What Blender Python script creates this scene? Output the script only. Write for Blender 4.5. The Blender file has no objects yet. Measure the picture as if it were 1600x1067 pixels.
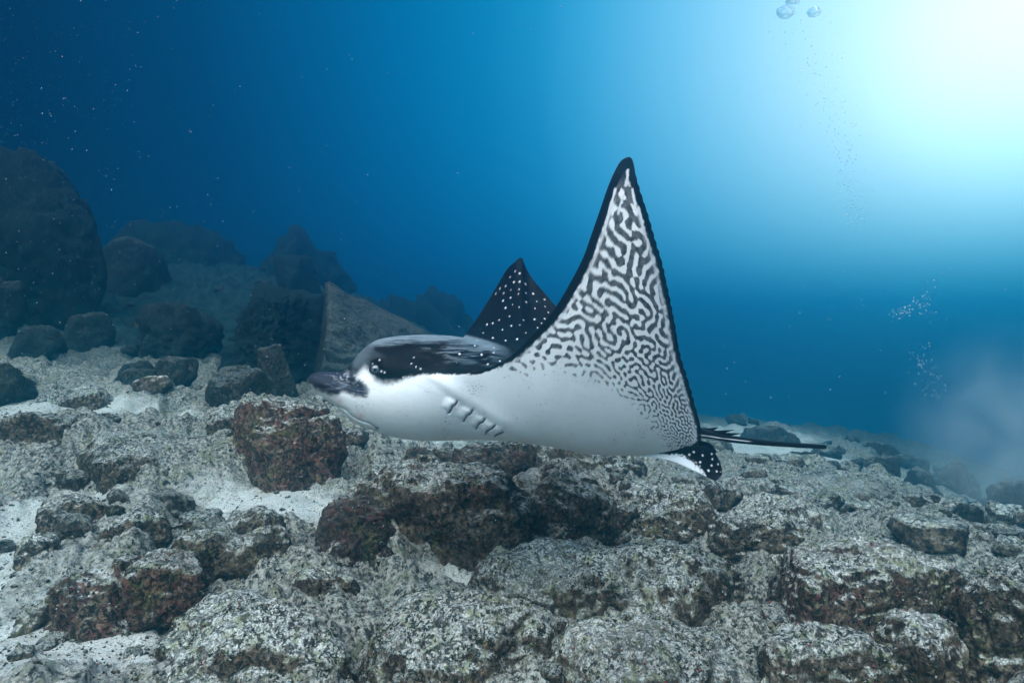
import bpy, math, random
import numpy as np
from mathutils import Vector

R = math.radians
sc = bpy.context.scene
C = sc.collection

# ------------------------------------------------------------------ camera
CAMZ = 0.95
F = 1600 * 24 / 36.0
cam_d = bpy.data.cameras.new('camera')
cam_d.lens = 24; cam_d.sensor_width = 36; cam_d.clip_end = 500; cam_d.clip_start = 0.02
cam = bpy.data.objects.new('camera', cam_d)
cam.location = (0, 0, CAMZ); cam.rotation_euler = (R(90), 0, 0)
C.objects.link(cam); sc.camera = cam

# ------------------------------------------------------------------ light
SUN_EL, SUN_AZ = R(52), R(196)        # azimuth clockwise from +Y: behind the camera, slightly left, standing in for its strobes
sun_dir = Vector((math.sin(SUN_AZ) * math.cos(SUN_EL), math.cos(SUN_AZ) * math.cos(SUN_EL), math.sin(SUN_EL)))
sd = bpy.data.lights.new('strobe_sun', 'SUN'); sd.energy = 5.0; sd.angle = R(64); sd.color = (1.0, 0.83, 0.80)
strobe_sun = bpy.data.objects.new('strobe_sun', sd); strobe_sun.rotation_euler = sun_dir.to_track_quat('Z', 'Y').to_euler()
C.objects.link(strobe_sun)

w = bpy.data.worlds.new('World'); sc.world = w; w.use_nodes = True
nt = w.node_tree; nt.nodes.clear()
def wn(t, **k):
    n = nt.nodes.new(t)
    for a, b in k.items(): setattr(n, a, b)
    return n
tc = wn('ShaderNodeTexCoord'); nrm = wn('ShaderNodeVectorMath', operation='NORMALIZE')
nt.links.new(tc.outputs['Generated'], nrm.inputs[0])
GLOW = Vector((830, 1067, 425)).normalized()     # where the surface burns out, up and to the right
dot = wn('ShaderNodeVectorMath', operation='DOT_PRODUCT'); dot.inputs[1].default_value = GLOW
nt.links.new(nrm.outputs[0], dot.inputs[0])
mr = wn('ShaderNodeMapRange'); mr.inputs[1].default_value = -1; mr.inputs[2].default_value = 1
nt.links.new(dot.outputs['Value'], mr.inputs[0])
ramp = wn('ShaderNodeValToRGB'); ramp.color_ramp.interpolation = 'LINEAR'
STOPS = [(-1, (.002, .018, .046)), (-.3, (0, .012, .031)), (.1, (0, .008, .023)), (.35, (0, .014, .041)), (.52, (0, .032, .084)), (.64, (0, .064, .150)), (.72, (.0, .096, .210)),
         (.785, (.002, .132, .262)), (.83, (.010, .178, .322)), (.865, (.040, .25, .41)), (.895, (.095, .315, .47)), (.922, (.17, .39, .53)),
         (.945, (.28, .475, .59)), (.965, (.43, .575, .66)), (.982, (.63, .70, .75)), (1.0, (1.05, 1.05, 1.05))]
el = ramp.color_ramp.elements
while len(el) < len(STOPS): el.new(0.5)
for e, (c, col) in zip(el, STOPS):
    e.position = (c + 1) / 2; e.color = (*col, 1)
nt.links.new(mr.outputs[0], ramp.inputs[0])
sep = wn('ShaderNodeSeparateXYZ'); nt.links.new(nrm.outputs[0], sep.inputs[0])
er = wn('ShaderNodeMapRange', interpolation_type='SMOOTHSTEP')
for i, v in zip((1, 2, 3, 4), (-0.25, 0.55, 0.90, 1.08)): er.inputs[i].default_value = v
nt.links.new(sep.outputs['Z'], er.inputs[0])
mul = wn('ShaderNodeVectorMath', operation='SCALE')
nt.links.new(ramp.outputs[0], mul.inputs[0]); nt.links.new(er.outputs[0], mul.inputs['Scale'])
# daylight sky seen through the surface overhead
sky = wn('ShaderNodeTexSky', sky_type='NISHITA'); sky.sun_disc = False
sky.sun_elevation = SUN_EL; sky.sun_rotation = SUN_AZ
tint = wn('ShaderNodeVectorMath', operation='MULTIPLY'); tint.inputs[1].default_value = (.92, .93, 1.0)
nt.links.new(sky.outputs[0], tint.inputs[0])
sm = wn('ShaderNodeMapRange', interpolation_type='SMOOTHSTEP')
for i, v in zip((1, 2, 3, 4), (0.45, 0.9, 0, 0.11)): sm.inputs[i].default_value = v
nt.links.new(sep.outputs['Z'], sm.inputs[0])
sk = wn('ShaderNodeVectorMath', operation='SCALE')
nt.links.new(tint.outputs[0], sk.inputs[0]); nt.links.new(sm.outputs[0], sk.inputs['Scale'])
add = wn('ShaderNodeVectorMath', operation='ADD')
nt.links.new(mul.outputs[0], add.inputs[0]); nt.links.new(sk.outputs[0], add.inputs[1])
bg = wn('ShaderNodeBackground'); bg.inputs[1].default_value = 1.0
nt.links.new(add.outputs[0], bg.inputs[0])
wo = wn('ShaderNodeOutputWorld'); nt.links.new(bg.outputs[0], wo.inputs[0])

vs = sc.view_settings
vs.view_transform = 'Standard'; vs.look = 'None'; vs.gamma = 1; vs.use_curve_mapping = False
vs.exposure = 0.90
cy = sc.cycles
cy.max_bounces = 6; cy.diffuse_bounces = 2; cy.glossy_bounces = 2; cy.transmission_bounces = 6
cy.volume_bounces = 1; cy.transparent_max_bounces = 8; cy.use_denoising = True
cy.caustics_reflective = False; cy.caustics_refractive = False

# ------------------------------------------------------------------ numeric helpers
rng = np.random.default_rng(7)
PERM = rng.permutation(512).astype(np.int64); PERM = np.concatenate([PERM, PERM, PERM])
GR = rng.normal(size=(512, 3)); GR /= np.linalg.norm(GR, axis=1)[:, None]
def pn(P):                                   # gradient noise, about -1..1
    P = np.asarray(P, float); i = np.floor(P).astype(np.int64); f = P - i
    u = f * f * f * (f * (f * 6 - 15) + 10); i &= 511
    out = 0.0
    for dx in (0, 1):
        for dy in (0, 1):
            hxy = PERM[PERM[(i[:, 0] + dx)] + i[:, 1] + dy]
            for dz in (0, 1):
                h = PERM[hxy + i[:, 2] + dz]
                g = GR[h]
                v = g[:, 0] * (f[:, 0] - dx) + g[:, 1] * (f[:, 1] - dy) + g[:, 2] * (f[:, 2] - dz)
                wgt = (u[:, 0] if dx else 1 - u[:, 0]) * (u[:, 1] if dy else 1 - u[:, 1]) * (u[:, 2] if dz else 1 - u[:, 2])
                out = out + v * wgt
    return out * 1.6
def fbm(P, o=4, g=0.5):
    s = 0.0; a = 1.0
    for k in range(o):
        s = s + a * pn(P * (2.03 ** k) + 17.3 * k); a *= g
    return s
def sstep(a, b, x):
    t = np.clip((x - a) / (b - a + 1e-12), 0, 1); return t * t * (3 - 2 * t)
def pchip(xs, ys, x):
    xs = np.asarray(xs, float); ys = np.asarray(ys, float); x = np.asarray(x, float)
    h = np.diff(xs); d = np.diff(ys) / h; m = np.zeros_like(ys)
    m[0] = d[0]; m[-1] = d[-1]
    for i in range(1, len(xs) - 1):
        if d[i - 1] * d[i] > 0:
            w1 = 2 * h[i] + h[i - 1]; w2 = h[i] + 2 * h[i - 1]
            m[i] = (w1 + w2) / (w1 / d[i - 1] + w2 / d[i])
    k = np.clip(np.searchsorted(xs, x) - 1, 0, len(xs) - 2)
    xx = np.clip(x, xs[0], xs[-1]); t = (xx - xs[k]) / h[k]
    return ((2 * t**3 - 3 * t**2 + 1) * ys[k] + (t**3 - 2 * t**2 + t) * h[k] * m[k]
            + (-2 * t**3 + 3 * t**2) * ys[k + 1] + (t**3 - t**2) * h[k] * m[k + 1])
def key(tab, x):
    a = np.array(tab, float); return pchip(a[:, 0], a[:, 1], x)
def at(px, py, d):
    return np.stack([(px - 800) / F * d, d + 0 * px, CAMZ + (533.5 - py) / F * d], -1)

def mesh_from(name, V, Fc, mat=None, smooth=True, cols=None):
    me = bpy.data.meshes.new(name)
    V = np.asarray(V, np.float32); Fc = np.asarray(Fc, np.int32)
    n = Fc.shape[1]
    me.vertices.add(len(V)); me.vertices.foreach_set('co', V.ravel())
    me.loops.add(Fc.size); me.loops.foreach_set('vertex_index', Fc.ravel())
    me.polygons.add(len(Fc)); me.polygons.foreach_set('loop_start', np.arange(0, Fc.size, n, dtype=np.int32))
    me.update(calc_edges=True)
    if smooth: me.polygons.foreach_set('use_smooth', np.ones(len(Fc), bool))
    if cols is not None:
        ca = me.color_attributes.new('pigment', 'FLOAT_COLOR', 'POINT')
        ca.data.foreach_set('color', np.concatenate([cols, np.ones((len(cols), 1))], 1).astype(np.float32).ravel())
    if mat: me.materials.append(mat)
    return me
def link(name, me, parent=None, loc=None):
    o = bpy.data.objects.new(name, me); C.objects.link(o)
    if parent: o.parent = parent
    if loc is not None: o.location = loc
    return o
def tag(o, label=None, cat=None, group=None, kind=None):
    for k, v in (('label', label), ('category', cat), ('group', group), ('kind', kind)):
        if v: o[k] = v
    return o

# ------------------------------------------------------------------ materials
class NT:
    def __init__(s, name):
        s.m = bpy.data.materials.new(name); s.m.use_nodes = True; s.t = s.m.node_tree; s.t.nodes.clear()
        s.out = s.n('ShaderNodeOutputMaterial')
    def n(s, typ, ins=None, **k):
        nd = s.t.nodes.new(typ)
        for a, b in k.items(): setattr(nd, a, b)
        for a, b in (ins or {}).items():
            if hasattr(b, 'links') or isinstance(b, bpy.types.NodeSocket): s.t.links.new(b, nd.inputs[a])
            else: nd.inputs[a].default_value = b
        return nd
    def noise(s, vec, scale, detail=4, rough=.6, dist=0):
        return s.n('ShaderNodeTexNoise', {'Vector': vec, 'Scale': scale, 'Detail': detail, 'Roughness': rough, 'Distortion': dist}).outputs[0]
    def rng(s, v, a, b, lo=0., hi=1.):
        return s.n('ShaderNodeMapRange', {0: v, 1: a, 2: b, 3: lo, 4: hi}, interpolation_type='SMOOTHSTEP').outputs[0]
    def mix(s, f, a, b):
        nd = s.n('ShaderNodeMix', data_type='RGBA')
        for i, v in ((0, f), (6, a), (7, b)):
            if isinstance(v, bpy.types.NodeSocket): s.t.links.new(v, nd.inputs[i])
            else: nd.inputs[i].default_value = (*v, 1) if isinstance(v, tuple) else v
        return nd.outputs[2]
    def math(s, op, a, b=0.0, clamp=False):
        return s.n('ShaderNodeMath', {0: a, 1: b}, operation=op, use_clamp=clamp).outputs[0]

def rock_material():
    m = NT('encrusted_rock')
    co = m.n('ShaderNodeTexCoord').outputs['Object']
    oi = m.n('ShaderNodeObjectInfo')
    off = m.n('ShaderNodeVectorMath', {0: co, 1: m.n('ShaderNodeVectorMath', {0: oi.outputs['Random'], 'Scale': 40.}, operation='SCALE').outputs[0]}, operation='ADD').outputs[0]
    sp = m.n('ShaderNodeSeparateColor', {0: oi.outputs['Color']})
    red, sed, dark = sp.outputs[0], sp.outputs[1], sp.outputs[2]
    nz = m.n('ShaderNodeSeparateXYZ', {0: m.n('ShaderNodeNewGeometry').outputs['Normal']}).outputs[2]
    big = m.noise(off, 3.2, 4, .6, .4); mid = m.noise(off, 13, 5, .65, .3); fine = m.noise(off, 55, 5, .7)
    grit = m.noise(off, 150, 3, .7); pat = m.noise(off, 26, 6, .72, .6)
    base = m.mix(m.rng(mid, .35, .68), (.040, .026, .018), (.160, .115, .080))
    base = m.mix(m.math('MULTIPLY', m.rng(fine, .45, .68), .85), base, (.30, .235, .165))
    # coralline crust, stronger where the object is red
    rmask = m.math('MULTIPLY', m.rng(m.math('ADD', m.noise(off, 5.5, 5, .68, .5), m.math('MULTIPLY', red, .27)), .58, .82), m.rng(pat, .38, .56))
    rcol = m.mix(m.rng(m.noise(off, 34, 4, .7), .38, .62), (.075, .018, .016), (.235, .085, .072))
    base = m.mix(m.math('MULTIPLY', rmask, m.math('ADD', m.math('MULTIPLY', red, .88), .08), True), base, rcol)
    # ochre and olive turf
    ol = m.math('MULTIPLY', m.rng(m.noise(off, 8.5, 5, .7, .7), .53, .67), .7)
    base = m.mix(ol, base, m.mix(m.rng(fine, .4, .6), (.075, .085, .030), (.23, .20, .085)))
    # pale sediment settled on upward faces
    up = m.math('ADD', m.math('ADD', m.math('MULTIPLY', nz, .80), m.math('MULTIPLY', mid, .70)), m.math('MULTIPLY', fine, .42))
    up = m.math('ADD', up, m.math('MULTIPLY', sed, .62))
    sm_ = m.rng(up, 1.24, 1.54)
    scol = m.mix(m.rng(grit, .36, .64), (.22, .212, .185), (.80, .785, .72))
    scol = m.mix(m.math('MULTIPLY', m.rng(m.noise(off, 21, 5, .7), .49, .64), .75), scol, (.28, .295, .145))
    base = m.mix(m.math('MULTIPLY', sm_, .9), base, scol)
    # near-black tufts of algae, in specks and patches
    sp1 = m.rng(m.noise(off, 62, 5, .74, .5), .515, .565); sp2 = m.rng(m.noise(off, 7.5, 4, .6), .22, .50)
    speck = m.math('MULTIPLY', sp1, sp2)
    pt = m.rng(m.noise(off, 24, 6, .78, .8), .545, .605)
    speck = m.math('MAXIMUM', speck, m.math('MULTIPLY', pt, .85))
    speck = m.math('MULTIPLY', speck, m.rng(m.math('ADD', m.noise(off, 2.6, 3, .6, .6), m.math('MULTIPLY', oi.outputs['Random'], .16)), .34, .62, .35, 1.))
    base = m.mix(m.math('MULTIPLY', speck, .93), base, (.008, .009, .008))
    tone = m.math('ADD', m.math('MULTIPLY', m.rng(m.noise(off, 1.9, 3, .6, .8), .34, .66), .42), m.math('ADD', m.math('MULTIPLY', oi.outputs['Random'], .28), .58))
    base = m.n('ShaderNodeVectorMath', {0: base, 'Scale': tone}, operation='SCALE').outputs[0]
    # per-stone darkening: own tone, plus the unlit look painted into far stones
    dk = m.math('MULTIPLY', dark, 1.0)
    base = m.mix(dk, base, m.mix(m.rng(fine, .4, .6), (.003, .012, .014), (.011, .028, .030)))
    h = m.math('ADD', m.math('MULTIPLY', fine, .6), m.math('ADD', m.math('MULTIPLY', grit, .28), m.math('MULTIPLY', pat, 1.0)))
    h = m.math('SUBTRACT', h, m.math('MULTIPLY', speck, .35))
    bump = m.n('ShaderNodeBump', {'Strength': 1.0, 'Distance': .020, 'Height': h})
    bs = m.n('ShaderNodeBsdfPrincipled', {'Base Color': base, 'Roughness': .92, 'Specular IOR Level': .15, 'Normal': bump.outputs[0]})
    m.t.links.new(bs.outputs[0], m.out.inputs[0])
    return m.m
ROCK = rock_material()

def sand_material():
    m = NT('coral_sand')
    co = m.n('ShaderNodeTexCoord').outputs['Object']
    fine = m.noise(co, 60, 5, .75); grit = m.noise(co, 190, 3, .7); mid = m.noise(co, 9, 5, .65, .4); big = m.noise(co, 1.3, 4, .6)
    base = m.mix(m.rng(grit, .34, .66), (.32, .305, .275), (.60, .585, .54))
    base = m.mix(m.math('MULTIPLY', m.rng(mid, .48, .66), .45), base, (.24, .23, .185))
    # rubble crust where the attribute says so
    at_ = m.n('ShaderNodeAttribute', attribute_name='pigment')
    ch = m.n('ShaderNodeSeparateColor', {0: at_.outputs['Color']}); rub = ch.outputs[0]
    rb = m.rng(m.math('ADD', m.math('MULTIPLY', rub, .9), m.math('ADD', mid, m.math('MULTIPLY', fine, .5))), .95, 1.35)
    rc = m.mix(m.rng(fine, .36, .62), (.032, .028, .024), (.36, .345, .30))
    rc = m.mix(m.math('MULTIPLY', m.rng(m.noise(co, 14, 5, .7, .5), .52, .66), .75), rc, (.15, .155, .085))
    base = m.mix(rb, base, rc)
    sp = m.math('MULTIPLY', m.rng(m.noise(co, 75, 5, .75, .4), .555, .605), m.rng(m.math('ADD', m.noise(co, 5, 4, .6), m.math('MULTIPLY', rub, .3)), .38, .62))
    pt = m.math('MULTIPLY', m.rng(m.noise(co, 26, 6, .78, .8), .545, .605), m.rng(rub, .1, .7))
    sp = m.math('MAXIMUM', sp, pt)
    base = m.mix(m.math('MULTIPLY', sp, .9), base, (.009, .010, .009))
    # far slopes darkened in the colour itself, standing in for dim light
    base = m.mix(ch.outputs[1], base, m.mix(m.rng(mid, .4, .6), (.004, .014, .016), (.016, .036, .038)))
    h = m.math('ADD', m.math('MULTIPLY', fine, .6), m.math('ADD', m.math('MULTIPLY', grit, .35), m.math('MULTIPLY', mid, m.math('MULTIPLY', rub, 1.6))))
    bump = m.n('ShaderNodeBump', {'Strength': .8, 'Distance': .014, 'Height': h})
    bs = m.n('ShaderNodeBsdfPrincipled', {'Base Color': base, 'Roughness': .95, 'Specular IOR Level': .1, 'Normal': bump.outputs[0]})
    m.t.links.new(bs.outputs[0], m.out.inputs[0])
    return m.m
SAND = sand_material()

def skin_material():
    m = NT('ray_skin')
    co = m.n('ShaderNodeTexCoord').outputs['Object']
    a = m.n('ShaderNodeAttribute', attribute_name='pigment').outputs['Color']
    n1 = m.noise(co, 14, 5, .65, .5); n2 = m.noise(co, 260, 3, .7)
    f = m.math('ADD', m.math('MULTIPLY', n1, .22), m.math('ADD', m.math('MULTIPLY', n2, .12), .83))
    c = m.n('ShaderNodeVectorMath', {0: a, 'Scale': f}, operation='SCALE').outputs[0]
    fl = m.rng(m.noise(co, 120, 3, .8), .70, .76)
    c = m.mix(m.math('MULTIPLY', fl, .28), c, (.25, .25, .27))
    bump = m.n('ShaderNodeBump', {'Strength': .22, 'Distance': .004, 'Height': m.math('ADD', m.noise(co, 420, 2, .6), m.math('MULTIPLY', n1, 1.5))})
    bs = m.n('ShaderNodeBsdfPrincipled', {'Base Color': c, 'Roughness': m.rng(n1, .3, .7, .40, .58), 'Specular IOR Level': .05, 'Normal': bump.outputs[0]})
    m.t.links.new(bs.outputs[0], m.out.inputs[0])
    return m.m
SKIN = skin_material()

def plain(name, col, rough=.5, spec=.4):
    m = NT(name)
    co = m.n('ShaderNodeTexCoord').outputs['Object']
    c = m.mix(m.rng(m.noise(co, 90, 4, .7), .35, .65), tuple(x * .75 for x in col), tuple(min(1, x * 1.2) for x in col))
    bs = m.n('ShaderNodeBsdfPrincipled', {'Base Color': c, 'Roughness': rough, 'Specular IOR Level': spec})
    m.t.links.new(bs.outputs[0], m.out.inputs[0])
    return m.m

# ------------------------------------------------------------------ seabed
GP = [(0, 1067, 1.75), (400, 1067, 1.72), (800, 1067, 1.70), (1200, 1067, 1.70), (1600, 1067, 1.72),
      (0, 900, 2.35), (400, 900, 2.4), (800, 900, 2.4), (1200, 920, 2.25), (1600, 960, 2.1),
      (0, 780, 2.95), (350, 780, 3.15), (700, 800, 3.15), (1000, 820, 3.0), (1400, 850, 3.0), (1650, 880, 3.1),
      (0, 690, 3.5), (250, 660, 4.1), (500, 690, 4.0), (760, 735, 4.0), (1000, 740, 4.0), (1250, 755, 4.3), (1500, 815, 4.2),
      (0, 620, 4.4), (200, 600, 5.3), (500, 620, 5.2), (800, 690, 5.4), (1100, 700, 6.0), (1400, 750, 6.0), (1650, 850, 5.5),
      (0, 560, 6.0), (250, 548, 7.0), (500, 575, 7.5), (800, 650, 8.0), (1150, 669, 8.5), (1350, 706, 8.5), (1650, 795, 9.0),
      (0, 470, 9.0), (250, 455, 9.5), (480, 460, 10.5), (700, 560, 11.0), (1000, 648, 13.0), (1300, 673, 14.0), (1650, 770, 14.0),
      (-300, 405, 14), (200, 405, 14.0), (450, 430, 14.0), (680, 515, 15.0), (1000, 645, 20.0), (1400, 715, 20.0),
      (-400, 1000, 2.0), (-400, 600, 5.0), (2000, 1000, 2.0), (2000, 850, 5.0), (2100, 720, 12)]
gp = np.array(GP, float); GPT = at(gp[:, 0], gp[:, 1], gp[:, 2])
extra = np.array([[0, .6, .06], [-1.2, .5, .08], [1.2, .5, .02], [0, -3, .1], [-4, -2, .4], [4, -2, -.2], [-9, 3, 1.0], [9, 2, -.6],
                  [-30, 30, 2.6], [0, 40, -3.5], [30, 30, -10], [-30, -30, 1.5], [30, -30, -3], [0, -30, 0], [-35, 0, 2], [35, 0, -7], [0, 28, -2.2], [-12, 28, 2.6], [14, 28, -6.5]])
GPT = np.concatenate([GPT, extra])
def tps(r2): return r2 * np.log(r2 + 1e-9) * .5
def wp(XY):   # compress distance so that near points get as much say as far ones
    r = np.linalg.norm(XY, axis=1)[:, None] + 1e-9
    return XY / r * np.log1p(r / 1.2)
Q = wp(GPT[:, :2]); n = len(Q)
K = tps(((Q[:, None] - Q[None]) ** 2).sum(-1)) + np.eye(n) * 0.004
A = np.zeros((n + 3, n + 3)); A[:n, :n] = K; A[:n, n] = 1; A[:n, n + 1:] = Q; A[n, :n] = 1; A[n + 1:, :n] = Q.T
W = np.linalg.solve(A, np.concatenate([GPT[:, 2], np.zeros(3)]))
def ground_z(XY):
    XY = np.atleast_2d(XY); q = wp(XY); out = np.zeros(len(q))
    for s in range(0, len(q), 20000):
        e = q[s:s + 20000]
        out[s:s + 20000] = tps(((e[:, None] - Q[None]) ** 2).sum(-1)) @ W[:n] + W[n] + e @ W[n + 1:]
    return out
def pocket(px, py, d, rx, ry, a): p = at(np.array(float(px)), np.array(float(py)), d); return (p[0], p[1], rx, ry, a)
SANDY = [pocket(10, 850, 2.6, .20, .4, 1.2), pocket(30, 1020, 1.9, .35, .25, 1.2), pocket(430, 800, 3.1, .30, .22, 1.1), pocket(250, 655, 4.2, .42, .3, 1.1), pocket(700, 885, 2.5, .2, .18, 1.2), pocket(640, 640, 4.8, .4, .4, .5),
         pocket(60, 640, 4.3, .35, .4, .8), pocket(1200, 700, 6.5, .9, .9, 1.1), pocket(1400, 745, 6.2, .7, .5, 1.2), pocket(1120, 680, 8, 1.2, 1.0, .8), pocket(560, 780, 3.0, .2, .2, .8)]
def rubble_amount(XY):
    # where the bottom is stony crust rather than loose sand
    X, Y = XY[:, 0], XY[:, 1]; px = X / np.maximum(Y, .3) * F + 800
    v = .92 + .50 * fbm(np.c_[X * .9, Y * .9, 0 * X + 3], 3)
    for cx, cy, rx, ry, a in SANDY:              # pockets of loose sand
        v = v - a * np.exp(-((X - cx) / rx) ** 2 - ((Y - cy) / ry) ** 2)
    return np.clip(v, 0, 1)
def cobbles(XY, freq, seed):
    P = XY * freq + .35 * np.c_[pn(np.c_[XY * freq * .9, 0 * XY[:, 0] + seed]), pn(np.c_[XY * freq * .9, 0 * XY[:, 0] + seed + 9])]
    i = np.floor(P).astype(np.int64); best = np.full(len(P), 9.); hh = np.zeros(len(P))
    for dx in (-1, 0, 1):
        for dy in (-1, 0, 1):
            c = (i + (dx, dy)); h = PERM[(PERM[c[:, 0] & 511] + c[:, 1] * 7 + seed) & 511]
            fx, fy, fz = (h % 23) / 23., (h % 37) / 37., (h % 29) / 29.
            r = np.hypot(P[:, 0] - c[:, 0] - fx, P[:, 1] - c[:, 1] - fy) / (.45 + .5 * fz)
            m_ = r < best; best = np.where(m_, r, best); hh = np.where(m_, fz, hh)
    return np.sqrt(np.maximum(0, 1 - best ** 2)) * (.35 + .65 * hh)
def ground_full(XY):
    z = ground_z(XY); rb = rubble_amount(XY); P = np.c_[XY, z]
    z = z + .05 * fbm(P * 1.3 + 5, 3) + (.012 + .05 * rb) * fbm(P * 5.5, 3) + (.003 + .022 * rb) * fbm(P * 17 + 9, 3, .6) - .03 * rb * np.maximum(0, pn(P * 9 + 4) - .15)
    z = z - .06 + np.clip(rb * 1.3, .1, 1) * (.15 * cobbles(XY, 2.3, 3) + .06 * cobbles(XY, 5.5, 8)) - .04 * rb - .09 * sstep(3.4, 2.5, XY[:, 1]) * sstep(-.9, .1, XY[:, 0]) + .03 * sstep(0, -.6, XY[:, 0]) * sstep(5, 4, XY[:, 1])
    return z, rb
def build_seabed():
    # angles dense in the field of view, sparse behind
    a = np.concatenate([np.linspace(-180, -62, 40)[:-1], np.linspace(-62, -42, 30)[:-1], np.linspace(-42, 42, 500), np.linspace(42, 62, 30)[1:], np.linspace(62, 180, 40)[1:-1]])
    r = np.concatenate([np.linspace(.05, 1.2, 16)[:-1], np.exp(np.linspace(math.log(1.2), math.log(9), 330))[:-1], np.exp(np.linspace(math.log(9), math.log(44), 60))])
    AA, RR = np.meshgrid(np.radians(a), r)
    XY = np.stack([np.sin(AA) * RR, np.cos(AA) * RR], -1).reshape(-1, 2)
    z, rb = ground_full(XY)
    nr, na = RR.shape; idx = np.arange(nr * na).reshape(nr, na)
    q = np.stack([idx[:-1], idx[1:], np.roll(idx, -1, 1)[1:], np.roll(idx, -1, 1)[:-1]], -1)[..., ::-1].reshape(-1, 4)
    pxx = XY[:, 0] / np.maximum(XY[:, 1], .3) * F + 800
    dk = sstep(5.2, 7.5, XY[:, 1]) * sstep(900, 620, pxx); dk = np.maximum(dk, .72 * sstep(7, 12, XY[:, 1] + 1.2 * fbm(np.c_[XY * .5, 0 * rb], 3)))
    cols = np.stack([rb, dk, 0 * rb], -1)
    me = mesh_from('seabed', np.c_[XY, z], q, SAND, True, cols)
    tag(link('seabed', me), kind='structure')
build_seabed()

# ------------------------------------------------------------------ rocks
ICO = {}
def ico(k):
    if k not in ICO:
        import bmesh
        bm = bmesh.new(); bmesh.ops.create_icosphere(bm, subdivisions=k, radius=1)
        V = np.array([v.co[:] for v in bm.verts]); Fc = np.array([[v.index for v in f.verts] for f in bm.faces]); bm.free()
        V /= np.linalg.norm(V, axis=1)[:, None]
        ICO[k] = (V, Fc)
    return ICO[k]
def rock_shape(dims, seed, sharp=9, k=5, planes=13, lump=.10, rough=1.0, rz=0.0, tilt=(0, 0), pl=None):
    V, Fc = ico(k); g = np.random.default_rng(seed)
    N = g.normal(size=(planes, 3)); N /= np.linalg.norm(N, axis=1)[:, None]
    # keep the set spread round all sides
    N = np.concatenate([N, [[0, 0, 1], [0, 0, -1], [1, .2, .1], [-1, .1, .2], [.1, -1, .15], [0, 1, 0]]])
    N /= np.linalg.norm(N, axis=1)[:, None]
    H = g.uniform(.72, 1.12, len(N))
    if pl: N = np.array([p[:3] for p in pl], float); N /= np.linalg.norm(N, axis=1)[:, None]; H = np.array([p[3] for p in pl])
    dt = np.maximum(V @ N.T, 0) / H
    r = (dt ** sharp).sum(1) ** (-1 / sharp)
    P = V * r[:, None]
    P = P * (1 + lump * fbm(P * 1.4 + seed * 3.1, 3)[:, None])
    cx, sx = math.cos(rz), math.sin(rz)
    P = P @ np.array([[cx, sx, 0], [-sx, cx, 0], [0, 0, 1]])
    lo, hi = P.min(0), P.max(0)
    P = (P - (lo + hi) / 2) / (hi - lo) * np.array(dims)
    tx, ty = tilt
    if tx or ty:
        P = P @ np.array([[math.cos(ty), 0, -math.sin(ty)], [0, 1, 0], [math.sin(ty), 0, math.cos(ty)]]) @ np.array([[1, 0, 0], [0, math.cos(tx), math.sin(tx)], [0, -math.sin(tx), math.cos(tx)]])
    s = max(dims); S = P + seed * 1.7
    D = V / np.array(dims); D /= np.linalg.norm(D, axis=1)[:, None]
    cr = np.abs(pn(S * (2.6 / s)))                      # cracks and ledges
    d = .045 * s * fbm(S * (2.2 / s), 3) - .02 * s * sstep(.10, .0, cr)
    fr = min(1.0, .35 + s * .6)
    d = d + rough * fr * (.015 * fbm(S * 8, 3, .55) + .0085 * fbm(S * 26, 3, .65) - .019 * np.maximum(0, pn(S * 17 + 5) - .15) - .016 * np.maximum(0, pn(S * 37 + 2) - .1))
    if .5 < s < 1.8 and rough > 1.15: d = d - .085 * np.maximum(0, pn(S * 5.2 + 8) - .16) - .045 * sstep(.08, 0., np.abs(pn(S * 3.1 + 21))) * sstep(-.1, .2, pn(S * 2.2))
    return P + D * d[:, None], Fc
TURF = []
def rock(name, label, x0, y0, x1, y1, d, seed, k=5, deep=.85, sharp=9, lump=.10, rough=1.0, rz=0., col=(.3, .5, 0), tilt=(0, 0), planes=13, cat='rock', group=None, pl=None):
    wd = (x1 - x0) / F * d; ht = (y1 - y0) / F * d; dp = deep * max(wd, ht * .8)
    V, Fc = rock_shape((wd, dp, ht), seed, sharp, k, planes, lump, rough, rz, tilt, pl)
    c = at(np.array((x0 + x1) / 2.), np.array((y0 + y1) / 2.), d + dp * .15)
    Wd = V + c; keep = Wd[:, 2] > ground_full(Wd[:, :2])[0] - .06          # nothing is kept below the sand
    if d < 3.7:
        U = V / np.array([wd, dp, ht]); vis = np.where(keep & ((U[:, 1] < .15) | (U[:, 2] > .15)) & (Wd[:, 2] > CAMZ - .56 * Wd[:, 1]))[0]
        if len(vis):
            gg = np.random.default_rng(seed); cnt = int((x1 - x0) * (y1 - y0) / 12.)
            p = gg.choice(vis, cnt); p = p[pn(Wd[p] * 11) + .5 * pn(Wd[p] * 31) > .30]; TURF.append((Wd[p] + gg.normal(size=(len(p), 3)) * .002, col[0]))
    Fc = Fc[keep[Fc].any(1)]; used = np.unique(Fc); mp = np.zeros(len(V), int); mp[used] = np.arange(len(used)); V, Fc = V[used], mp[Fc]
    base = np.array([0, 0, V[:, 2].min()])
    o = link(name, mesh_from(name, V - base, Fc, ROCK), loc=Vector(c + base))
    o.color = (*col, 1)
    return tag(o, label, cat, group)
B = 'boulder'; S_ = 'rock'
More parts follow.
